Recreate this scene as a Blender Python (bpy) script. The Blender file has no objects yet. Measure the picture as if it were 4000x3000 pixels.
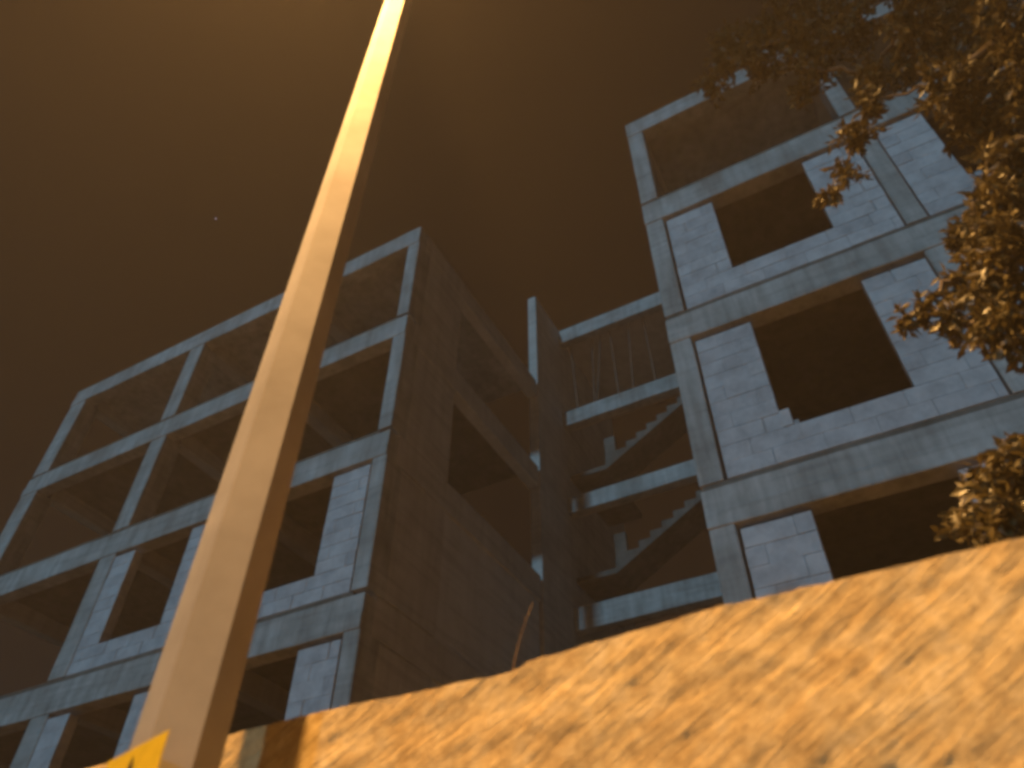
import bpy, bmesh, math, random
from mathutils import Vector, Matrix, noise

random.seed(7)
S = bpy.context.scene
COL = S.collection
R = math.radians

# ---------------------------------------------------------------- camera
cam_d = bpy.data.cameras.new("camera")
cam_d.sensor_width = 36.0
cam_d.lens = 26.98
cam_d.clip_start = 0.05
cam_d.clip_end = 6000
cam_d.dof.use_dof = True              # wide-open phone lens focused on the buildings
cam_d.dof.focus_distance = 14.0
cam_d.dof.aperture_fstop = 2.3
cam = bpy.data.objects.new("camera", cam_d)
COL.objects.link(cam)
right = Vector((0.876879, 0.480692, 0.004336))
down = Vector((-0.333447, 0.614721, -0.714795))
fwd = Vector((-0.346261, 0.625343, 0.699321))
mw = Matrix((right, -down, -fwd)).transposed().to_4x4()
mw.translation = Vector((0, 0, 1.6))
cam.matrix_world = mw
S.camera = cam

# ---------------------------------------------------------------- night sky
W = bpy.data.worlds.new("World")
S.world = W
W.use_nodes = True
wn, wl = W.node_tree.nodes, W.node_tree.links
wn.clear()
w_out = wn.new("ShaderNodeOutputWorld")
w_bg = wn.new("ShaderNodeBackground")
w_bg.inputs["Strength"].default_value = 1.0
w_tc = wn.new("ShaderNodeTexCoord")
w_nz = wn.new("ShaderNodeTexNoise")
w_nz.inputs["Scale"].default_value = 1.3
w_nz.inputs["Detail"].default_value = 3
w_rp = wn.new("ShaderNodeValToRGB")
w_rp.color_ramp.elements[0].position = 0.3
w_rp.color_ramp.elements[0].color = (0.0095, 0.0044, 0.0016, 1)
w_rp.color_ramp.elements[1].position = 0.7
w_rp.color_ramp.elements[1].color = (0.0118, 0.0054, 0.0020, 1)
wl.new(w_tc.outputs["Generated"], w_nz.inputs["Vector"])
wl.new(w_nz.outputs["Fac"], w_rp.inputs["Fac"])
wl.new(w_rp.outputs["Color"], w_bg.inputs["Color"])
wl.new(w_bg.outputs["Background"], w_out.inputs["Surface"])

# ---------------------------------------------------------------- cold light falling on the facades (moon side)
sun_d = bpy.data.lights.new("moon_light", "SUN")
sun_d.energy = 1.06
sun_d.angle = R(2.5)
sun_d.color = (0.345, 0.665, 0.94)
sun = bpy.data.objects.new("moon_light", sun_d)
COL.objects.link(sun)
el, az = R(18.3), R(4.5)
to_sun = Vector((-math.sin(az) * math.cos(el), -math.cos(az) * math.cos(el), math.sin(el)))
sun.rotation_euler = to_sun.to_track_quat('Z', 'Y').to_euler()
sun.location = to_sun * 60

S.view_settings.view_transform = 'Standard'
S.view_settings.look = 'None'
S.view_settings.exposure = 0.0
S.view_settings.gamma = 1.0
S.view_settings.use_curve_mapping = False
S.render.engine = 'CYCLES'
S.cycles.use_denoising = True
S.cycles.use_adaptive_sampling = False
S.cycles.max_bounces = 6
S.cycles.diffuse_bounces = 4
S.cycles.volume_bounces = 0
S.cycles.volume_step_rate = 4
S.cycles.pixel_filter_type = "BLACKMAN_HARRIS"
S.cycles.filter_width = 3.5          # the photograph is soft
S.render.film_transparent = False

# ---------------------------------------------------------------- materials
def new_mat(name, rough=0.9, spec=0.25):
    m = bpy.data.materials.new(name)
    m.use_nodes = True
    b = m.node_tree.nodes["Principled BSDF"]
    b.inputs["Roughness"].default_value = rough
    b.inputs["Specular IOR Level"].default_value = spec
    return m, m.node_tree.nodes, m.node_tree.links, b

def nd(n, t, **kw):
    x = n.new(t)
    for k, v in kw.items():
        if k in x.inputs:
            x.inputs[k].default_value = v
        else:
            setattr(x, k, v)
    return x

def ramp(n, stops):
    r = n.new("ShaderNodeValToRGB")
    e = r.color_ramp.elements
    e[0].position, e[0].color = stops[0][0], (*stops[0][1], 1)
    e[1].position, e[1].color = stops[-1][0], (*stops[-1][1], 1)
    for p, c in stops[1:-1]:
        k = e.new(p); k.color = (*c, 1)
    return r

def position(n, l, scale=(1, 1, 1), rot=(0, 0, 0)):
    g = n.new("ShaderNodeNewGeometry")
    mp = n.new("ShaderNodeMapping")
    mp.inputs["Scale"].default_value = scale
    mp.inputs["Rotation"].default_value = rot
    l.new(g.outputs["Position"], mp.inputs["Vector"])
    return mp.outputs["Vector"]

def mult(n, l, a, b, fac=1.0):
    x = n.new("ShaderNodeMixRGB"); x.blend_type = 'MULTIPLY'
    x.inputs["Fac"].default_value = fac
    l.new(a, x.inputs["Color1"]); l.new(b, x.inputs["Color2"])
    return x.outputs["Color"]

def bump(n, l, b, h, strength=0.3, dist=0.02):
    x = nd(n, "ShaderNodeBump", Strength=strength, Distance=dist)
    l.new(h, x.inputs["Height"]); l.new(x.outputs["Normal"], b.inputs["Normal"])

def concrete(name, dark, light, streak=0.75):
    m, n, l, b = new_mat(name, 0.92, 0.2)
    v = position(n, l)
    n1 = nd(n, "ShaderNodeTexNoise", Scale=1.1, Detail=8, Roughness=0.65)
    l.new(v, n1.inputs["Vector"])
    r1 = ramp(n, [(0.30, dark), (0.5, tuple((a + c) / 2 for a, c in zip(dark, light))), (0.68, light)])
    l.new(n1.outputs["Fac"], r1.inputs["Fac"])
    vs = position(n, l, (5.5, 5.5, 0.55))                      # rain streaks down the face
    n2 = nd(n, "ShaderNodeTexNoise", Scale=1.0, Detail=5, Roughness=0.6)
    l.new(vs, n2.inputs["Vector"])
    r2 = ramp(n, [(0.34, (streak, streak, streak * 0.98)), (0.58, (1, 1, 1))])
    l.new(n2.outputs["Fac"], r2.inputs["Fac"])
    vh = position(n, l, (0.5, 0.5, 9.0))                       # shutter-board lines
    n3 = nd(n, "ShaderNodeTexNoise", Scale=1.0, Detail=3, Roughness=0.5)
    l.new(vh, n3.inputs["Vector"])
    r3 = ramp(n, [(0.36, (0.84, 0.84, 0.84)), (0.5, (1, 1, 1))])
    l.new(n3.outputs["Fac"], r3.inputs["Fac"])
    c = mult(n, l, r1.outputs["Color"], r2.outputs["Color"])
    c = mult(n, l, c, r3.outputs["Color"])
    l.new(c, b.inputs["Base Color"])
    n4 = nd(n, "ShaderNodeTexNoise", Scale=14, Detail=6, Roughness=0.7)
    l.new(v, n4.inputs["Vector"])
    bump(n, l, b, n4.outputs["Fac"], 0.35, 0.02)
    return m

M = {}
M['concrete'] = concrete("cast_concrete", (0.31, 0.32, 0.30), (0.60, 0.61, 0.59), 0.70)
M['edge'] = concrete("weathered_edge_stair_shade", (0.13, 0.12, 0.10), (0.24, 0.22, 0.19))  # weathered slab edges; on the stairs this dark tone stands in for shade
M['panel'] = concrete("rendered_panel", (0.62, 0.60, 0.57), (0.76, 0.74, 0.71), 0.92)
M['side'] = concrete("side_concrete", (0.50, 0.48, 0.45), (0.66, 0.64, 0.60), 0.88)

def block_mat():
    m, n, l, b = new_mat("aerated_block", 0.95, 0.15)
    oi = n.new("ShaderNodeObjectInfo")
    r0 = ramp(n, [(0.0, (0.55, 0.56, 0.57)), (0.5, (0.61, 0.62, 0.63)), (1.0, (0.65, 0.655, 0.66))])
    l.new(oi.outputs["Random"], r0.inputs["Fac"])
    v = position(n, l)
    n1 = nd(n, "ShaderNodeTexNoise", Scale=3.2, Detail=7, Roughness=0.7)
    l.new(v, n1.inputs["Vector"])
    r1 = ramp(n, [(0.30, (0.64, 0.65, 0.66)), (0.6, (1, 1, 1))])
    l.new(n1.outputs["Fac"], r1.inputs["Fac"])
    l.new(mult(n, l, r0.outputs["Color"], r1.outputs["Color"]), b.inputs["Base Color"])
    n4 = nd(n, "ShaderNodeTexNoise", Scale=30, Detail=5)
    l.new(v, n4.inputs["Vector"])
    bump(n, l, b, n4.outputs["Fac"], 0.3, 0.01)
    return m
M['block'] = block_mat()

def plain(name, colr, rough=0.9, spec=0.25, metal=0.0, var=0.25, scale=6.0):
    m, n, l, b = new_mat(name, rough, spec)
    b.inputs["Metallic"].default_value = metal
    v = position(n, l)
    n1 = nd(n, "ShaderNodeTexNoise", Scale=scale, Detail=6, Roughness=0.65)
    l.new(v, n1.inputs["Vector"])
    r1 = ramp(n, [(0.3, tuple(x * (1 - var) for x in colr)), (0.7, tuple(min(1, x * (1 + var)) for x in colr))])
    l.new(n1.outputs["Fac"], r1.inputs["Fac"])
    l.new(r1.outputs["Color"], b.inputs["Base Color"])
    return m
M['mortar'] = plain("mortar", (0.40, 0.40, 0.40))
M['steel'] = plain("rusty_steel", (0.15, 0.11, 0.085), 0.8)
M['asphalt'] = plain("asphalt", (0.05, 0.05, 0.05), var=0.35, scale=20)
M['pavement'] = plain("pavement", (0.30, 0.28, 0.25), scale=8)
M['soil'] = plain("building_yard_soil", (0.40, 0.33, 0.25), var=0.3, scale=2)
M['bark'] = plain("bark", (0.10, 0.075, 0.05), var=0.4, scale=25)
M['black'] = plain("black_print", (0.02, 0.02, 0.02), 0.6, var=0.1)
M['yellow'] = plain("yellow_enamel", (0.78, 0.50, 0.015), 0.55, 0.4, var=0.12, scale=18)
M['housing'] = plain("lamp_housing", (0.25, 0.25, 0.25), 0.6, metal=0.3)
M['wire'] = plain("bright_wire", (0.75, 0.73, 0.70), 0.25, 0.5, metal=1.0)
M['straw'] = plain("dry_stem", (0.20, 0.14, 0.07), 0.85)

def pole_mat():
    m, n, l, b = new_mat("painted_pole", 0.92, 0.06)
    v = position(n, l, (2.5, 2.5, 2.6))
    n1 = nd(n, "ShaderNodeTexNoise", Scale=1.0, Detail=6, Roughness=0.6)
    l.new(v, n1.inputs["Vector"])
    r1 = ramp(n, [(0.3, (0.265, 0.235, 0.20)), (0.7, (0.39, 0.35, 0.305))])
    l.new(n1.outputs["Fac"], r1.inputs["Fac"])
    l.new(r1.outputs["Color"], b.inputs["Base Color"])
    n2 = nd(n, "ShaderNodeTexNoise", Scale=60, Detail=3)
    l.new(v, n2.inputs["Vector"])
    bump(n, l, b, n2.outputs["Fac"], 0.08, 0.005)
    return m
M['pole'] = pole_mat()

def stone_mat():
    m, n, l, b = new_mat("rough_yellow_stone", 0.95, 0.15)
    v = position(n, l)
    n1 = nd(n, "ShaderNodeTexNoise", Scale=20, Detail=9, Roughness=0.68)
    l.new(v, n1.inputs["Vector"])
    r1 = ramp(n, [(0.28, (0.40, 0.27, 0.12)), (0.5, (0.57, 0.415, 0.20)), (0.72, (0.72, 0.57, 0.33))])
    l.new(n1.outputs["Fac"], r1.inputs["Fac"])
    # diagonal streaks painted in like shake blur, dipping to the left
    vr = n.new("ShaderNodeVectorRotate"); vr.rotation_type = 'Y_AXIS'
    vr.inputs["Angle"].default_value = R(31)
    l.new(v, vr.inputs["Vector"])
    vm = n.new("ShaderNodeMapping"); vm.inputs["Scale"].default_value = (13, 13, 120)
    l.new(vr.outputs["Vector"], vm.inputs["Vector"])
    n2 = nd(n, "ShaderNodeTexNoise", Scale=1.0, Detail=6, Roughness=0.65)
    l.new(vm.outputs["Vector"], n2.inputs["Vector"])
    r2 = ramp(n, [(0.30, (0.70, 0.64, 0.56)), (0.46, (1, 1, 1))])
    l.new(n2.outputs["Fac"], r2.inputs["Fac"])
    n3 = nd(n, "ShaderNodeTexNoise", Scale=3.0, Detail=3)
    l.new(v, n3.inputs["Vector"])
    r3 = ramp(n, [(0.35, (0.86, 0.80, 0.72)), (0.65, (1.0, 1.0, 1.0))])
    l.new(n3.outputs["Fac"], r3.inputs["Fac"])
    c = mult(n, l, r1.outputs["Color"], r2.outputs["Color"], 0.8)
    l.new(mult(n, l, c, r3.outputs["Color"]), b.inputs["Base Color"])
    bump(n, l, b, n2.outputs["Fac"], 0.5, 0.02)
    return m
M['stone'] = stone_mat()

def leaf_mat():
    m, n, l, b = new_mat("waxy_leaf", 0.42, 0.45)
    v = position(n, l)
    n1 = nd(n, "ShaderNodeTexNoise", Scale=7, Detail=4, Roughness=0.7)
    l.new(v, n1.inputs["Vector"])
    r1 = ramp(n, [(0.3, (0.065, 0.050, 0.017)), (0.55, (0.11, 0.082, 0.028)), (0.75, (0.18, 0.13, 0.042))])
    l.new(n1.outputs["Fac"], r1.inputs["Fac"])
    l.new(r1.outputs["Color"], b.inputs["Base Color"])
    tr = n.new("ShaderNodeBsdfTranslucent")
    l.new(r1.outputs["Color"], tr.inputs["Color"])
    mx = n.new("ShaderNodeMixShader"); mx.inputs[0].default_value = 0.25
    l.new(b.outputs[0], mx.inputs[1]); l.new(tr.outputs[0], mx.inputs[2])
    l.new(mx.outputs[0], n["Material Output"].inputs["Surface"])
    return m
M['leaf'] = leaf_mat()

def emit_mat(name, colr, st):
    m = bpy.data.materials.new(name); m.use_nodes = True
    n = m.node_tree.nodes; l = m.node_tree.links
    n.clear()
    e = n.new("ShaderNodeEmission"); e.inputs[0].default_value = (*colr, 1); e.inputs[1].default_value = st
    o = n.new("ShaderNodeOutputMaterial"); l.new(e.outputs[0], o.inputs[0])
    return m

# ---------------------------------------------------------------- object helpers
def empty(name, loc=(0, 0, 0), label=None, cat=None, group=None):
    o = bpy.data.objects.new(name, None)
    o.empty_display_size = 0.2
    COL.objects.link(o)
    o.location = loc
    if label: o["label"] = label
    if cat: o["category"] = cat
    if group: o["group"] = group
    return o

def link(name, me, mat, parent=None, smooth=False):
    if mat and not me.materials:
        me.materials.append(mat)
    if smooth:
        for p in me.polygons: p.use_smooth = True
    o = bpy.data.objects.new(name, me)
    COL.objects.link(o)
    if parent:
        o.parent = parent
        o.location = -parent.location
    return o

def obj(name, bm, mat, parent=None, smooth=False):
    me = bpy.data.meshes.new(name)
    bmesh.ops.recalc_face_normals(bm, faces=bm.faces)
    bm.to_mesh(me); bm.free()
    return link(name, me, mat, parent, smooth)

def box(bm, x0, x1, y0, y1, z0, z1, bev=0.0):
    vs = [bm.verts.new(p) for p in ((x0, y0, z0), (x1, y0, z0), (x1, y1, z0), (x0, y1, z0),
                                    (x0, y0, z1), (x1, y0, z1), (x1, y1, z1), (x0, y1, z1))]
    fs = [bm.faces.new([vs[i] for i in f]) for f in ((0, 1, 5, 4), (1, 2, 6, 5), (2, 3, 7, 6), (3, 0, 4, 7), (4, 5, 6, 7), (3, 2, 1, 0))]
    if bev:
        es = {e for f in fs for e in f.edges}
        bmesh.ops.bevel(bm, geom=list(es), offset=bev, segments=1, affect='EDGES')
    return fs

def boxo(name, x0, x1, y0, y1, z0, z1, mat, parent, bev=0.012):
    bm = bmesh.new(); box(bm, x0, x1, y0, y1, z0, z1, bev)
    return obj(name, bm, mat, parent)

def extr(bm, prof, axis, a, b, step=0.35, jit=0.006, seed=0):
    """Sweep a closed profile along X ('x'), Y ('y') or Z ('z') with slightly uneven cast edges."""
    n = max(1, int(abs(b - a) / step)); rings = []
    for i in range(n + 1):
        t = a + (b - a) * i / n; ring = []
        for j, (p, q) in enumerate(prof):
            s = Vector((t * 1.7 + seed * 3.1, j * 5.3, seed * 1.3))
            dp, dq = noise.noise(s) * jit * 1.6, noise.noise(s + Vector((9, 4, 2))) * jit * 1.6
            if axis == 'x': co = (t, p + dp, q + dq)
            elif axis == 'y': co = (p + dp, t, q + dq)
            else: co = (p + dp, q + dq, t)
            ring.append(bm.verts.new(co))
        rings.append(ring)
    k = len(prof)
    for r0, r1 in zip(rings, rings[1:]):
        for j in range(k):
            bm.faces.new((r0[j], r0[(j + 1) % k], r1[(j + 1) % k], r1[j]))
    bm.faces.new(rings[0]); bm.faces.new(rings[-1])

_sd = [0]
def beam_x(parent, x0, x1, y0, y1, z0, z1, mat='concrete', split=0.42, name='beam'):
    _sd[0] += 1
    bm = bmesh.new()
    zm = z0 + (z1 - z0) * split
    prof = [(y0 + 0.012, z0), (y0, z0 + 0.012), (y0, zm), (y0 + 0.014, zm + 0.012), (y0 + 0.012, z1), (y1, z1), (y1, z0)]
    extr(bm, prof, 'x', x0, x1, seed=_sd[0])
    return obj(name, bm, M[mat], parent)

def beam_y(parent, x0, x1, y0, y1, z0, z1, mat='side', name='beam'):
    _sd[0] += 1
    bm = bmesh.new()
    extr(bm, [(x0, z0), (x1, z0), (x1, z1), (x0, z1)], 'y', y0, y1, seed=_sd[0])
    return obj(name, bm, M[mat], parent)

def col_z(parent, x0, x1, y0, y1, z0, z1, mat='concrete', name='column'):
    _sd[0] += 1
    bm = bmesh.new(); c = 0.015
    extr(bm, [(x0 + c, y0), (x1 - c, y0), (x1, y0 + c), (x1, y1), (x0, y1), (x0, y0 + c)], 'z', z0, z1, 0.4, 0.005, _sd[0])
    return obj(name, bm, M[mat], parent)

_block_mesh = {}
def block(parent, x, z, L, H, y, T=0.2):
    """one aerated block; alike blocks share a mesh"""
    key = (round(L, 2), round(H, 2), random.randint(0, 2))
    if key not in _block_mesh:
        bm = bmesh.new(); box(bm, -key[0] / 2, key[0] / 2, 0, T, 0, key[1], 0.004)
        for v in bm.verts:
            v.co += Vector((random.uniform(-1, 1) * 0.003, random.uniform(-1, 1) * 0.003, random.uniform(-1, 1) * 0.003))
        me = bpy.data.meshes.new("block"); bmesh.ops.recalc_face_normals(bm, faces=bm.faces); bm.to_mesh(me); bm.free()
        me.materials.append(M['block'])
        _block_mesh[key] = me
    o = bpy.data.objects.new("block", _block_mesh[key]); COL.objects.link(o)
    o.parent = parent
    o.location = Vector((x + L / 2, y + random.uniform(-0.003, 0.003), z + random.uniform(-0.002, 0.002))) - parent.location
    o.rotation_euler = (random.uniform(-.004, .004), random.uniform(-.004, .004), random.uniform(-.008, .008))

CH, JT, BL = 0.25, 0.007, 0.62        # block course height, joint, length
def block_panel(parent, x0, x1, zbase, ztop, y, hole=None, sill=2, beds=None):
    """running-bond infill between two columns round an opening hole=(hx0,hx1)"""
    nrow = max(1, int((ztop - zbase) / CH + 0.3))
    CH_ = (ztop - zbase) / nrow
    spans_all = []
    for r in range(nrow):
        z = zbase + r * CH_
        h = CH_ - JT
        spans = [(x0, x1)] if (hole is None or r < sill) else [(x0, hole[0]), (hole[1], x1)]
        for (a, b) in spans:
            if b - a < 0.06: continue
            x = a
            L = BL if r % 2 == 0 else BL * random.choice((0.38, 0.5, 0.62))
            while x < b - 0.02:
                e = min(b, x + L)
                if b - e < 0.10: e = b
                slot = 0.022 if (random.random() < 0.10 and e - x > 0.3 and e < b) else 0.0
                block(parent, x, z, e - x - JT - slot, h, y)
                x = e; L = BL
    zt = zbase + nrow * CH_
    zt = min(zt, ztop)
    zs = zbase + sill * CH_
    bm = bmesh.new()                 # mortar body, recessed behind the block faces
    parts = [(x0, x1, zbase, zs)] + ([(x0, hole[0] - 0.02, zs, zt - 0.02), (hole[1] + 0.02, x1, zs, zt - 0.02)] if hole else [(x0, x1, zs, zt - .02)])
    for (a, b, c, d) in parts:
        if b - a > 0.06: box(bm, a + 0.01, b - 0.024, y + 0.016, y + 0.186, c + 0.005, d - 0.008 if d == zs else d)
    obj("mortar", bm, M['mortar'], parent)

U = 0.4
def ux(u): return U * u
def hz(z): return 1.6 + U * z

# ---------------------------------------------------------------- ground, street
def sheet(name, x0, x1, y0, y1, z, mat):
    bm = bmesh.new()
    bm.faces.new([bm.verts.new(p) for p in ((x0, y0, z), (x1, y0, z), (x1, y1, z), (x0, y1, z))])
    o = obj(name, bm, mat); o["kind"] = "structure"; return o
sheet("ground", -400, 400, -400, 400, 0.0, M['soil'])
sheet("road", -120, 120, -9.0, -1.6, 0.004, M['asphalt'])
bm = bmesh.new(); box(bm, -120, 120, -1.45, 1.58, 0.002, 0.13)
o = obj("pavement", bm, M['pavement']); o["kind"] = "structure"
bm = bmesh.new()
for i in range(-60, 60):
    box(bm, i * 2.0 + 0.006, i * 2.0 + 1.994, -1.6, -1.455, 0.001, 0.135, 0.015)
o = obj("kerb", bm, M['pavement']); o["kind"] = "structure"

# ---------------------------------------------------------------- left building
XR = ux(-17.3)                         # its right-hand side plane
left = empty("unfinished_building", (ux(-32), 8, 0),
             "left unfinished concrete frame with a long windowless side wall facing the gap", "building")
LV_L = [38.3, 30.6, 22.75, 14.7, 6.9, -1.2]
BB_L = [36.86, 29.0, 21.1, 13.03, 5.2]
COLS_L = [(-46.94, -45.45), (-35.3, -34.1), (-26.6, -25.7), (-18.05, -17.3)]
Y0 = 8.0
def storey_frames(parent, levels, bottoms, cols, xa, xb, depth_y, xslab0, xslab1):
    for k, (lv, bt) in enumerate(zip(levels, bottoms)):
        zt = hz(lv)
        top = zt if k == 0 else zt - 0.10
        beam_x(parent, xa, xb, Y0, Y0 + 0.30, hz(bt), top)
        # floor slab, its edge showing as a dark recessed strip over the beam
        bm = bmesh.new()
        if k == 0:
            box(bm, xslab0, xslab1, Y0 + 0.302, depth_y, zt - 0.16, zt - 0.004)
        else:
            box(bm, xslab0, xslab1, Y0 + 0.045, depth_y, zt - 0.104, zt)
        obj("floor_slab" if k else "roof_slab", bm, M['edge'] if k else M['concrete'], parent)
        # ribs under the slab on the column lines
        for (a, b) in cols:
            c = (a + b) / 2 * U
            beam_y(parent, c - 0.14, c + 0.14, Y0 + 0.505, depth_y - 0.3, zt - 0.50, zt - 0.106 - (0.055 if k == 0 else 0), 'side', 'rib')
        mid = (Y0 + depth_y) / 2
        zlo = hz(levels[k + 1]) if k + 1 < len(levels) else 0.0
        for (a, b) in cols:
            col_z(parent, ux(a), ux(b), Y0 + 0.022, Y0 + 0.50, zlo + 0.001, hz(bt) - 0.001)
            if parent.name.startswith("unfinished_building") and abs(b + 17.3) < 0.01: continue
            for yy in (mid, depth_y - 0.45):
                c = (a + b) / 2 * U
                col_z(parent, c - 0.17, c + 0.17, yy, yy + 0.4, zlo + 0.001, zt - 0.5, 'side')
storey_frames(left, LV_L, BB_L, COLS_L, ux(-46.94), XR, 13.9, ux(-46.9), XR - 0.26)
bm = bmesh.new(); box(bm, ux(-46.94), XR, Y0 + 0.01, 13.9, -0.4, hz(-1.25) + 0.05); obj("plinth", bm, M['concrete'], left)
# block infill of the lower storeys
def infill_left(k):
    zb = hz(LV_L[k]); zt = hz(BB_L[k - 1]) - 0.09
    block_panel(left, ux(-34.05), ux(-26.65), zb, zt, Y0 + 0.03, (ux(-32.6), ux(-28.7)))
    block_panel(left, ux(-25.65), ux(-18.1), zb, zt, Y0 + 0.03, (ux(-24.1), ux(-20.1)))
infill_left(3); infill_left(4)
# low upstand of blocks in the open end bay
block_panel(left, ux(-45.3), ux(-35.4), hz(14.7), hz(14.7) + 0.5, Y0 + 0.75, None)
# side face: stiff wall bay, edge beams, and block-free openings with flush panels lower down
for k in range(5):
    zt, zb = hz(LV_L[k]), hz(LV_L[k + 1])
    b0 = hz(BB_L[k])
    # wall beside the corner
    boxo("side_wall", XR - 0.25, XR - 0.006, Y0 + 0.503, ux(24.85), zb + 0.012, b0 - 0.012, M['side'], left, 0.01)
    beam_y(left, XR - 0.255, XR, Y0 + 0.303, 13.9, b0, zt - (0.0 if k == 0 else 0.02), 'side', 'edge_beam')
    if k >= 2:
        boxo("side_panel", XR - 0.22, XR - 0.05, ux(24.9), 13.88, zb + 0.002, b0 - 0.004, M['panel'], left, 0.0)
# left end wall and partitions seen through the open bays
for k in range(5):
    zt, zb = hz(LV_L[k]) - 0.5, hz(LV_L[k + 1])
    boxo("partition", ux(-45.4) - 0.2, ux(-45.4), 10.6, 13.8, zb + 0.002, zt - 0.01, M['side'], left, 0.0)
    boxo("back_wall", ux(-45.0), ux(-35.6), 13.66, 13.86, zb + 0.002, zt, M['side'], left, 0.0)
    boxo("back_wall", ux(-33.8), ux(-24.5), 13.66, 13.86, zb + 0.002, zt, M['side'], left, 0.0)

# ---------------------------------------------------------------- right building
rightb = empty("unfinished_building", (ux(9), 8, 0),
               "right unfinished concrete frame with pale block infill behind the tree", "building")
LV_R = [38.5, 30.95, 22.9, 14.7, 6.9, -1.2]
BB_R = [37.2, 29.2, 21.32, 13.05, 5.2]
COLS_R = [(-4.3, -3.5), (4.7, 5.4), (13.7, 14.4), (22.7, 23.5)]
storey_frames(rightb, LV_R, BB_R, COLS_R, ux(-4.3), ux(23.5), 15.6, ux(-4.25), ux(23.45))
bm = bmesh.new(); box(bm, ux(-4.3), ux(23.5), Y0 + 0.01, 15.6, -0.4, hz(-1.25) + 0.05); obj("plinth", bm, M['concrete'], rightb)
for k in (2, 3, 4):
    zb = hz(LV_R[k]); zt = hz(BB_R[k - 1]) - (0.12 if k != 4 else 0.09)
    block_panel(rightb, ux(-3.38), ux(4.64), zb, zt, Y0 + 0.03, (ux(-1.3), ux(2.57)))
    block_panel(rightb, ux(5.46), ux(13.64), zb, zt, Y0 + 0.03, (ux(7.2), ux(11.2)))
    block_panel(rightb, ux(14.46), ux(22.64), zb, zt, Y0 + 0.03, (ux(16.4), ux(20.4)))
block(rightb, ux(-1.3) - 0.012, hz(14.7) + 2 * CH + 0.02, 0.13, CH + 0.02, Y0 + 0.03)      # the half block left standing on the sill
bm = bmesh.new()
extr(bm, [(Y0 + 0.06, hz(15.95) + .005), (Y0 + 0.17, hz(15.95) + .005), (Y0 + 0.15, hz(16.15)), (Y0 + 0.08, hz(16.2))], 'x', ux(-0.98), ux(-0.83), 0.03, 0.012, 3)
obj("mortar_lump", bm, M['mortar'], rightb)
for k in range(5):
    zt, zb = hz(LV_R[k]) - 0.5, hz(LV_R[k + 1])
    boxo("gable_wall", ux(-4.3), ux(-4.3) + 0.2, Y0 + 0.503, 15.58, zb + 0.002, hz(LV_R[k]) - 0.2, M['side'], rightb, 0.0)
    for (a, b) in ((-3.3, 4.4), (5.6, 13.4), (14.6, 22.4)):
        boxo("back_wall", ux(a), ux(b), 15.36, 15.56, zb + 0.002, zt, M['side'], rightb, 0.0)

# ---------------------------------------------------------------- stair tower in the gap
stair = empty("stair_tower", (ux(-11), 17, 0),
              "open concrete stair tower set back in the gap between the two frames", "building")
YT = 15.64
SL = [(47.8, 46.3), (38.65, 37.3), (30.85, 29.6), (22.75, 21.25), (14.7, 13.2), (6.9, 5.4)]
col_z(stair, XR - 0.28, XR, 14.0, 20.0, 0.0, hz(48.0), 'side', 'shear_wall')
for i, (a, b) in enumerate(SL):
    beam_x(stair, XR + 0.002, ux(-4.3) - 0.25, YT, YT + 0.26, hz(b), hz(a), split=0.5)
    if i:
        boxo("landing", XR + 0.002, ux(-4.3) - 0.25, YT + 0.262, YT + 0.75, hz(a) - 0.16, hz(a) - 0.01, M['side'], stair, 0.0)
        zl = hz(a) + 0.97
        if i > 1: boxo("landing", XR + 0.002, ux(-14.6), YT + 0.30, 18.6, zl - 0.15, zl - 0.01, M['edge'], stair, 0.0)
boxo("roof_slab", XR + 0.002, ux(-4.3) - 0.25, YT + 0.262, 20.0, hz(47.8) - 0.3, hz(47.8) - 0.05, M['side'], stair, 0.0)
boxo("end_wall", ux(-4.3) - 0.245, ux(-4.3) - 0.02, YT, 20.0, 0, hz(47.8), M['side'], stair, 0.0)
for i in range(1, 6):
    z1 = hz(SL[i][0]); z2 = hz(SL[i - 1][0]); zm = z1 + 0.97
    if i == 1: continue
    for (ya, yb, up) in ((YT + 0.30, YT + 1.35, True),):
        bm = bmesh.new(); n = 9
        xa, xb = ux(-14.6), ux(-7.2)
        za, zb = (zm, zm + 1.70) if up else (zm, z1)
        prof = []
        for s in range(n):
            x_a = xa + (xb - xa) * s / n; x_b = xa + (xb - xa) * (s + 1) / n
            zz = za + (zb - za) * ((s + 1) / n if up else s / n)
            prof += [(x_a, zz), (x_b, zz)]
        prof += [(xb, zb - 0.15), (xa, za - 0.15)]
        f0 = [bm.verts.new((x, ya, z)) for x, z in prof]; f1 = [bm.verts.new((x, yb, z)) for x, z in prof]
        k = len(prof)
        for j in range(k):
            try: bm.faces.new((f0[j], f0[(j + 1) % k], f1[(j + 1) % k], f1[j]))
            except ValueError: pass
        bm.faces.new(f0); bm.faces.new(f1[::-1])
        obj("stair_flight", bm, M['edge'], stair)  # darker concrete puts the stairwell shade into the flight's colour
    boxo("newel_wall", ux(-14.7), ux(-13.9), YT + 0.45, YT + 0.62, zm + 0.024, zm + 1.05, M['edge'], stair, 0.01)

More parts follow.
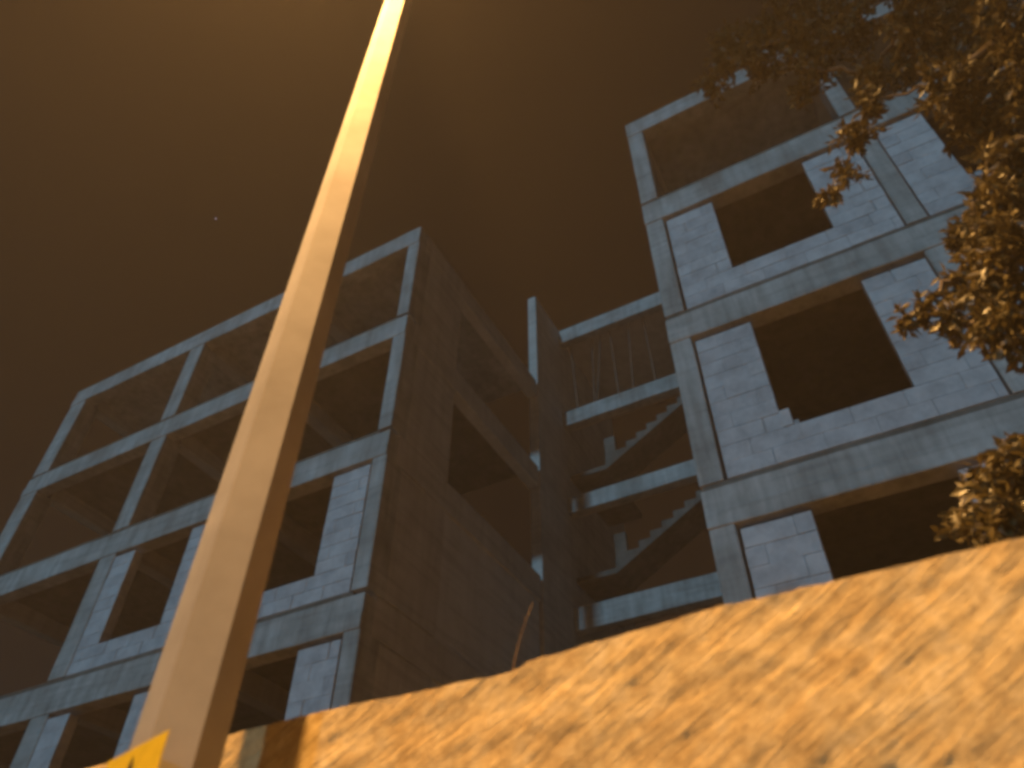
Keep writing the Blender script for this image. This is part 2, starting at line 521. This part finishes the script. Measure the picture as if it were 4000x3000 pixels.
# steel props standing on the upper landing
def tube(bm, pts, radii, sides=6):
    rings = []
    up = Vector((0.3, 0.2, 0.93)).normalized()
    for i, p in enumerate(pts):
        d = (pts[min(i + 1, len(pts) - 1)] - pts[max(i - 1, 0)]).normalized()
        a = d.cross(up)
        if a.length < 1e-3: a = d.cross(Vector((1, 0, 0)))
        a.normalize(); b = d.cross(a)
        rings.append([bm.verts.new(p + (a * math.cos(t) + b * math.sin(t)) * radii[i]) for t in [2 * math.pi * k / sides for k in range(sides)]])
    for r0, r1 in zip(rings, rings[1:]):
        for k in range(sides):
            bm.faces.new((r0[k], r0[(k + 1) % sides], r1[(k + 1) % sides], r1[k]))
    bm.faces.new(rings[0]); bm.faces.new(rings[-1][::-1])
zf, zc = hz(38.65) - 0.01, hz(47.8) - 0.3
for nth, (xt, xb) in zip(("leftmost", "second from left", "third from left, most slanted", "fourth from left", "fifth from left", "rightmost"),
                         ((-16.8, -16.5), (-14.95, -15.3), (-14.0, -15.0), (-13.25, -13.1), (-11.6, -12.0), (-10.4, -10.2))):
    yb = YT + 0.5 + random.uniform(-.08, .12)
    p = empty("shoring_prop", (ux(xb), yb, zf), nth + " thin steel prop under the stair tower top slab", "prop", "steel props under the stair tower roof")
    bm = bmesh.new(); tube(bm, [Vector((ux(xb), yb, zf)), Vector((ux(xt) * .45 + ux(xb) * .55, yb, zf * .55 + zc * .45))], [0.03, 0.03]); obj("outer_tube", bm, M['steel'], p)
    bm = bmesh.new(); tube(bm, [Vector((ux(xt) * .45 + ux(xb) * .55, yb, zf * .55 + zc * .45)), Vector((ux(xt), yb, zc))], [0.022, 0.022]); obj("inner_tube", bm, M['steel'], p)

# ---------------------------------------------------------------- stone boundary wall
WY = 1.575
def wall_top(x):
    pts = [(-30, 2.425), (-3.0, 2.425), (-1.85, 2.424), (-1.52, 2.430), (-0.90, 2.416), (-0.862, 2.422), (-0.845, 2.432), (-0.35, 2.455), (0.26, 2.447), (3, 2.46), (30, 2.46)]
    k = WY / 1.62
    x = x / k
    for (a, b), (c, d) in zip(pts, pts[1:]):
        if x <= c: return 1.6 + (b + (d - b) * (x - a) / (c - a) - 1.6) * k
    return 2.44
def grid_axis(a, b, c, d, fine, coarse):
    v = []; x = a
    while x < d + 1e-6:
        v.append(x); x += fine if b <= x <= c else coarse
    return v
xs = grid_axis(-22, -2.6, 1.3, 14, 0.0085, 0.16)
hs = grid_axis(0, 0.55, 1.0, 1.0, 0.0035, 0.04); hs[-1] = 1.0
ca, sa = math.cos(R(31)), math.sin(R(31))
def relief(x, z):
    u_ = x * ca + z * sa; v_ = -x * sa + z * ca
    g = noise.fractal(Vector((u_ * 10, v_ * 34, 0.3)), 0.85, 2.1, 5) * 0.0030
    g += noise.fractal(Vector((x * 7, z * 8, 4.2)), 1.0, 2.0, 4) * 0.0042
    c = noise.noise(Vector((x * 9, z * 10, 8.1)))
    if c > 0.40: g -= (c - 0.40) * 0.02
    return g
bm = bmesh.new(); rows = []
for h in hs:
    row = []
    for x in xs:
        zt = wall_top(x) + noise.fractal(Vector((x * 11, 0.5, 2)), 1.0, 2.0, 4) * 0.003
        z = h * zt
        y = WY - relief(x, z)
        row.append(bm.verts.new((x, y, z)))
    rows.append(row)
top = [bm.verts.new((v.co.x, WY + 0.06, v.co.z + 0.006 + noise.noise(Vector((v.co.x * 14, 7, 1))) * 0.006)) for v in rows[-1]]
rows.append(top)
rows.append([bm.verts.new((v.co.x, WY + 0.30, v.co.z - 0.01)) for v in top])
rows.append([bm.verts.new((v.co.x, WY + 0.31, 0)) for v in top])
for r0, r1 in zip(rows, rows[1:]):
    for i in range(len(xs) - 1):
        bm.faces.new((r0[i], r0[i + 1], r1[i + 1], r1[i]))
me = bpy.data.meshes.new("stone_wall"); bm.to_mesh(me); bm.free()
wall = link("stone_wall", me, M['stone'], None, True)
me.set_sharp_from_angle(angle=R(55))
wall["label"] = "rough yellow stone boundary wall lit orange along the street"
wall["category"] = "wall"

# ---------------------------------------------------------------- street lamp
PX, PY = -1.565, 1.25
lamp = empty("street_lamp", (PX, PY, 0.13), "tall grey six-sided street lamp pole brightly lit towards its top", "street lamp")
rx = Vector((0.78, -0.62, 0)); ly = Vector((-0.62, -0.78, 0))
def hexring(bm, z, rad, off=0.0):
    out = []
    for k in range(6):
        a = R(97 - 60 * k)            # angle measured to the left of the line to the street corner
        d = rx * math.cos(a) + ly * math.sin(a)
        out.append(bm.verts.new((PX + d.x * rad, PY + d.y * rad, z)))
    return out
bm = bmesh.new(); rings = []
ZTOP = 8.15
for i in range(18):
    z = 0.13 + (ZTOP - 0.13) * i / 17
    rings.append(hexring(bm, z, 0.1105 - 0.0040 * (z - 0.13)))
for r0, r1 in zip(rings, rings[1:]):
    for k in range(6): bm.faces.new((r0[k], r0[(k + 1) % 6], r1[(k + 1) % 6], r1[k]))
bm.faces.new(rings[0]); bm.faces.new(rings[-1])
bmesh.ops.bevel(bm, geom=[e for e in bm.edges if abs(e.verts[0].co.z - e.verts[1].co.z) > 0.2], offset=0.007, segments=2, affect='EDGES')
obj("pole", bm, M['pole'], lamp)
bm = bmesh.new(); box(bm, PX - 0.2, PX + 0.2, PY - 0.2, PY + 0.2, 0.131, 0.155, 0.004); obj("base_plate", bm, M['pole'], lamp)
LD = Vector((0.13, -0.99, 0)).normalized()
HEAD = Vector((PX, PY, ZTOP)) + LD * 1.25
bm = bmesh.new()
tube(bm, [Vector((PX, PY, ZTOP - 0.25)), Vector((PX, PY, ZTOP - 0.02)) + LD * 0.12, Vector((PX, PY, ZTOP + 0.06)) + LD * 0.5, Vector((PX, PY, ZTOP + 0.08)) + LD * 1.0], [0.045, 0.04, 0.035, 0.03], 8)
obj("arm", bm, M['pole'], lamp)
bm = bmesh.new()
sx = Vector((-LD.y, LD.x, 0))
prof = [(-0.32, 0.05, 0.0), (-0.30, 0.11, 0.05), (-0.1, 0.14, 0.10), (0.2, 0.13, 0.10), (0.36, 0.08, 0.04)]
rg = []
for (t, w_, h_) in prof:
    c = HEAD + LD * t
    rg.append([bm.verts.new(c + sx * a * w_ + Vector((0, 0, b))) for a, b in ((-1, 0.02), (-0.8, 0.05 + h_), (0.8, 0.05 + h_), (1, 0.02))])
for r0, r1 in zip(rg, rg[1:]):
    for k in range(4): bm.faces.new((r0[k], r0[(k + 1) % 4], r1[(k + 1) % 4], r1[k]))
bm.faces.new(rg[0]); bm.faces.new(rg[-1])
head_o = obj("lamp_head", bm, M['housing'], lamp)
bm = bmesh.new()
bm.faces.new([bm.verts.new(HEAD + LD * a + sx * b + Vector((0, 0, 0.012))) for a, b in ((-0.22, -0.09), (0.22, -0.09), (0.22, 0.09), (-0.22, 0.09))])
lens_o = obj("lens", bm, emit_mat("sodium_lens", (1.0, 0.58, 0.20), 40))
lens_o.parent = head_o; lens_o.location = (0, 0, 0)
sp = bpy.data.lights.new("sodium_light", "SPOT")
sp.energy = 6500
sp.color = (1.0, 0.54, 0.165)
sp.spot_size = R(161)
sp.spot_blend = 1.0
sp.shadow_soft_size = 0.06
so = bpy.data.objects.new("sodium_light", sp); COL.objects.link(so)
so.parent = lamp
so.location = HEAD - Vector((PX, PY, 0.13)) - Vector((0, 0, 0.03))
aim = Vector((-0.02, -0.15, -1)).normalized()
so.rotation_euler = (-aim).to_track_quat('Z', 'Y').to_euler()

# warning plate on the street face of the pole
SGN = Vector((-0.27, -0.963, 0)).normalized()
sgx = Vector((0.963, -0.27, 0)).normalized()
sc = Vector((PX, PY, 0)) + SGN * 0.108
sign = empty("warning_sign", (sc.x, sc.y, 2.05), "yellow warning plate with a black pictogram low on the lamp pole", "sign")
bm = bmesh.new()
sx0, sx1, szt, szb = -0.088, 0.190, 2.197, 1.80
def to_sign(bm):
    for v in bm.verts:
        p = sc + sgx * v.co.x + SGN * v.co.y
        v.co = Vector((p.x, p.y, v.co.z))
box(bm, sx0, sx1, 0.0, 0.003, szb, szt, 0.001); to_sign(bm); plate_o = obj("plate", bm, M['yellow'], sign)
def on_plate(o): o.parent = plate_o; o.location = (0, 0, 0)
bm = bmesh.new()
cx = (sx0 + sx1) / 2; zt_, zb_, hw = szt - 0.018, szb + 0.13, 0.125
outer = [(cx, zt_), (cx + hw, zb_), (cx - hw, zb_)]
inner = [(cx, zt_ - 0.052), (cx + hw - 0.040, zb_ + 0.024), (cx - hw + 0.040, zb_ + 0.024)]
vo = [bm.verts.new((x, 0.0042, z)) for x, z in outer]; vi = [bm.verts.new((x, 0.0042, z)) for x, z in inner]
for k in range(3): bm.faces.new((vo[k], vo[(k + 1) % 3], vi[(k + 1) % 3], vi[k]))
to_sign(bm); on_plate(obj("triangle", bm, M['black']))
bm = bmesh.new()
bolt = [(0.012, 0.085), (-0.012, 0.04), (-0.001, 0.04), (-0.008, 0.0), (0.016, 0.052), (0.004, 0.052)]
bm.faces.new([bm.verts.new((cx + x * 1.5, 0.0042, zb_ + 0.03 + z * 1.45)) for x, z in bolt])
to_sign(bm); on_plate(obj("lightning_bolt", bm, M['black']))

# bright bent wire, added to make a glint low on the wall
hk = empty("glint_wire", (-0.50, WY - 0.02, 2.02), "small shiny bent wire added as a glint on the stone wall", "hook")
bm = bmesh.new()
pts = [Vector((-0.565, WY + 0.02, 2.08)), Vector((-0.562, WY - 0.035, 2.085)), Vector((-0.548, WY - 0.045, 2.10)), Vector((-0.53, WY - 0.04, 2.108)), Vector((-0.515, WY - 0.04, 2.095))]
tube(bm, pts, [0.0028] * 5, 6); obj("wire", bm, M['wire'], hk, True)

# ---------------------------------------------------------------- dry weed and tuft on the wall
wd = empty("dry_weed", (-0.937, 1.70, 2.43), "thin dry weed stem standing up from the dip in the wall top", "weed")
bm = bmesh.new()
pts = [Vector((-0.937, 1.70, 2.42)), Vector((-0.932, 1.70, 2.47)), Vector((-0.921, 1.702, 2.52)), Vector((-0.91, 1.705, 2.56)), Vector((-0.895, 1.707, 2.60)), Vector((-0.877, 1.71, 2.64))]
tube(bm, pts, [0.0013, 0.0012, 0.0011, 0.001, 0.0008, 0.0005], 5); obj("stem", bm, M['straw'], wd)
bm = bmesh.new()
for i in range(26):
    t = i / 25; k = min(4, int(t * 5)); p = pts[k].lerp(pts[k + 1], t * 5 - k)
    d = Vector((random.uniform(-1, 1), random.uniform(-1, 1), random.uniform(0.1, 1.2))).normalized() * random.uniform(.005, .013)
    if t < 0.15: d *= 2.2
    s_ = d.cross(Vector((0, 1, 0))).normalized() * 0.002
    bm.faces.new([bm.verts.new(q) for q in (p - s_, p + s_, p + d)])
obj("leaflets", bm, M['straw'], wd)
tf = empty("dry_tuft", (-1.66, 1.68, 2.42), "small dry tuft on the wall top just right of the lamp pole", "weed")
bm = bmesh.new()
for i in range(40):
    p = Vector((-1.66 + random.uniform(-.02, .02), 1.68 + random.uniform(-.02, .02), 2.42))
    d = Vector((random.uniform(-.7, .7), random.uniform(-.5, .5), 1)).normalized() * random.uniform(.015, .04)
    bm.faces.new([bm.verts.new(q) for q in (p - Vector((.002, 0, 0)), p + Vector((.002, 0, 0)), p + d)])
obj("blades", bm, M['straw'], tf)

# ---------------------------------------------------------------- tree behind the wall
tree = empty("tree", (2.35, 3.3, 0), "leafy tree behind the stone wall overhanging the right frame", "tree")
def curve_pts(a, b, sag, n=7, wob=0.05):
    out = []
    for i in range(n + 1):
        t = i / n; p = a.lerp(b, t)
        p = p + Vector((0, 0, sag * math.sin(math.pi * t)))
        if 0 < i < n: p += Vector((random.uniform(-wob, wob), random.uniform(-wob, wob), random.uniform(-wob, wob)))
        out.append(p)
    return out
bm = bmesh.new()
tp = [Vector((2.35, 3.3, 0)), Vector((2.38, 3.28, 1.2)), Vector((2.3, 3.32, 2.6)), Vector((2.36, 3.25, 4.2)), Vector((2.22, 3.2, 5.8)), Vector((2.1, 3.2, 7.2)), Vector((1.9, 3.15, 8.4))]
tube(bm, tp, [0.17, 0.145, 0.13, 0.11, 0.085, 0.055, 0.02], 10)
obj("trunk", bm, M['bark'], tree, True)
# leafy sprays: (u/w, z/w, depth, spread)
SPR = [(.075, 2.00, 2.9, .13), (.13, 1.97, 2.8, .14), (.175, 2.0, 2.9, .18), (.245, 1.96, 2.8, .18), (.315, 1.95, 2.9, .2), (.235, 1.77, 2.9, .08), (.100, 2.07, 3.0, .20), (.023, 1.93, 3.0, .12), (.204, 2.07, 2.9, .24), (.148, 1.86, 3.1, .17), (.292, 2.03, 3.2, .24), (.271, 1.85, 2.9, .20),
       (.198, 1.69, 3.0, .10), (.368, 1.87, 3.2, .24), (.33, 1.64, 3.0, .18), (.462, 1.81, 2.8, .24), (.40, 1.63, 3.3, .17), (.495, 1.68, 3.0, .24),
       (.43, 1.50, 2.8, .19), (.566, 1.67, 3.1, .24), (.502, 1.52, 3.0, .24), (.566, 1.55, 2.7, .24), (.48, 1.34, 3.0, .22), (.415, 1.33, 3.1, .15),
       (.43, 1.22, 2.9, .18), (.292, 1.53, 2.9, .13), (.24, 1.44, 2.9, .13), (.195, 1.36, 2.9, .10), (.150, 1.305, 2.9, .08), (.345, 1.128, 3.0, .10),
       (.378, 1.13, 2.8, .18), (.30, 1.07, 3.0, .10), (.330, 1.03, 2.9, .18), (.345, .98, 2.8, .20), (.27, .975, 2.9, .13), (.295, .915, 2.9, .16),
       (.20, .937, 2.9, .09), (.218, .892, 2.9, .11), (.255, .862, 2.8, .13), (.28, .836, 2.8, .15), (.158, .928, 2.9, .06), (.15, .605, 3.0, .10),
       (.175, .615, 2.9, .14), (.105, .575, 3.0, .07), (.135, .55, 2.9, .12), (.165, .555, 2.8, .16), (.20, .63, 2.7, .14), (.36, 1.04, 3.2, .2), (.42, 1.1, 3.1, .22),
       (.60, 1.8, 3.2, .25), (.52, 1.95, 3.0, .25), (.40, 2.1, 3.1, .25), (.63, 1.4, 3.0, .25), (.55, 1.25, 2.9, .25), (.45, .95, 2.9, .2), (.33, .78, 2.9, .15), (.3, .62, 2.9, .2)]
SPR = [(Vector((u_ * w_, w_, 1.6 + z_ * w_)), s_) for u_, z_, w_, s_ in SPR]
def on_trunk(z):
    z = max(0.8, min(8.2, z))
    for a, b in zip(tp, tp[1:]):
        if z <= b.z: return a.lerp(b, (z - a.z) / (b.z - a.z))
    return tp[-1]
# branching: every spray hangs on the nearest wood that is already joined to the trunk
nodes = [(on_trunk(0.9 + 0.25 * i), None) for i in range(30)]
left_ = list(SPR); NT = len(nodes); kids = {}
while left_:
    bi = min(((s[0] - nd_[0]).length * (1.0 if j >= NT else 0.8), i, j) for i, s in enumerate(left_) for j, nd_ in enumerate(nodes))
    s_ = left_.pop(bi[1]); nodes.append((s_[0], bi[2], s_[1])); kids.setdefault(bi[2], []).append(len(nodes) - 1)
def weight(i): return 1 + sum(weight(k) for k in kids.get(i, []))
def grow(bm, i):
    for k in kids.get(i, []):
        w0 = weight(k); r0 = 0.0045 * math.sqrt(w0) + 0.002; r1 = max(0.0025, r0 * 0.65)
        pts = curve_pts(nodes[i][0], nodes[k][0], 0.03, 6, 0.022)
        tube(bm, pts, [r0 + (r1 - r0) * q / 6 for q in range(7)], 6)
        grow(bm, k)
for i in range(NT):
    for k in kids.get(i, []):
        bm = bmesh.new()
        w0 = weight(k); r0 = 0.0055 * math.sqrt(w0) + 0.003
        pts = curve_pts(nodes[i][0], nodes[k][0], 0.05, 6, 0.025)
        tube(bm, pts, [r0 * (1 - 0.3 * q / 6) for q in range(7)], 7)
        grow(bm, k)
        obj("limb", bm, M['bark'], tree, True)
tw = bmesh.new()
LEAVES = []
for (c, s_) in SPR:
    for q in range(max(6, int(150 * s_))):
        d = Vector((random.gauss(-0.25, 0.8), random.gauss(0, 0.8), random.gauss(-0.15, 0.8))).normalized()
        L = s_ * random.uniform(0.5, 1.2)
        st = c - d * s_ * random.uniform(0, .35) + Vector((random.gauss(0, s_ * .25), random.gauss(0, s_ * .3), random.gauss(0, s_ * .25)))
        en = st + d * L + Vector((0, 0, -0.25 * L))
        tube(tw, [st, st.lerp(en, .5) + Vector((0, 0, .04 * L)), en], [0.0026, 0.002, 0.001], 3)
        nl = max(6, int(L / 0.0085))
        for k in range(nl):
            LEAVES.append((st.lerp(en, (k + random.random()) / nl), d))
obj("twigs", tw, M['bark'], tree)["kind"] = "stuff"
verts, faces = [], []
for (p, d) in LEAVES:
    ax = (d * 0.7 + Vector((random.gauss(0, .8), random.gauss(0, .8), random.gauss(-.25, .7)))).normalized()
    sd = ax.cross(Vector((random.gauss(0, 1), random.gauss(0, 1), random.gauss(0, 1)))).normalized()
    nr = ax.cross(sd)
    L = random.uniform(.035, .080); wd_ = L * random.uniform(.18, .28)
    i = len(verts)
    m_ = p + ax * L * .5 - nr * L * .06
    e_ = p + ax * L - nr * L * random.uniform(.05, .22)
    verts += [p, m_ + sd * wd_ + nr * wd_ * .35, e_, m_ - sd * wd_ + nr * wd_ * .35, m_]
    faces += [(i, i + 1, i + 4), (i + 1, i + 2, i + 4), (i + 4, i + 2, i + 3), (i, i + 4, i + 3)]
me = bpy.data.meshes.new("foliage"); me.from_pydata(verts, [], faces); me.update()
fo = link("foliage", me, M['leaf'], tree); fo["kind"] = "stuff"
print("leaves", len(LEAVES))

# ---------------------------------------------------------------- star
d = Vector((-1.994, 1.0, 2.778)).normalized()
bm = bmesh.new(); bmesh.ops.create_icosphere(bm, subdivisions=2, radius=0.62)
for v in bm.verts: v.co += d * 900
o = obj("star", bm, emit_mat("star_light", (0.75, 0.66, 0.95), 0.9))
o["label"] = "single pale star in the brown sky left of the lamp pole"; o["category"] = "star"

# ---------------------------------------------------------------- thin mist, also standing in for the veil of lamp flare
bm = bmesh.new(); box(bm, -420, 420, -420, 420, -1.0, 24)
hz_o = obj("haze", bm, None); hz_o["kind"] = "stuff"
hm = bpy.data.materials.new("mist_veil"); hm.use_nodes = True
hn, hl = hm.node_tree.nodes, hm.node_tree.links
hn.clear()
ho = hn.new("ShaderNodeOutputMaterial"); hv = hn.new("ShaderNodeVolumePrincipled")
hv.inputs["Color"].default_value = (0.95, 0.84, 0.74, 1)
hv.inputs["Density"].default_value = 0.0038
hv.inputs["Anisotropy"].default_value = 0.12
hl.new(hv.outputs[0], ho.inputs["Volume"])
hz_o.data.materials.append(hm)
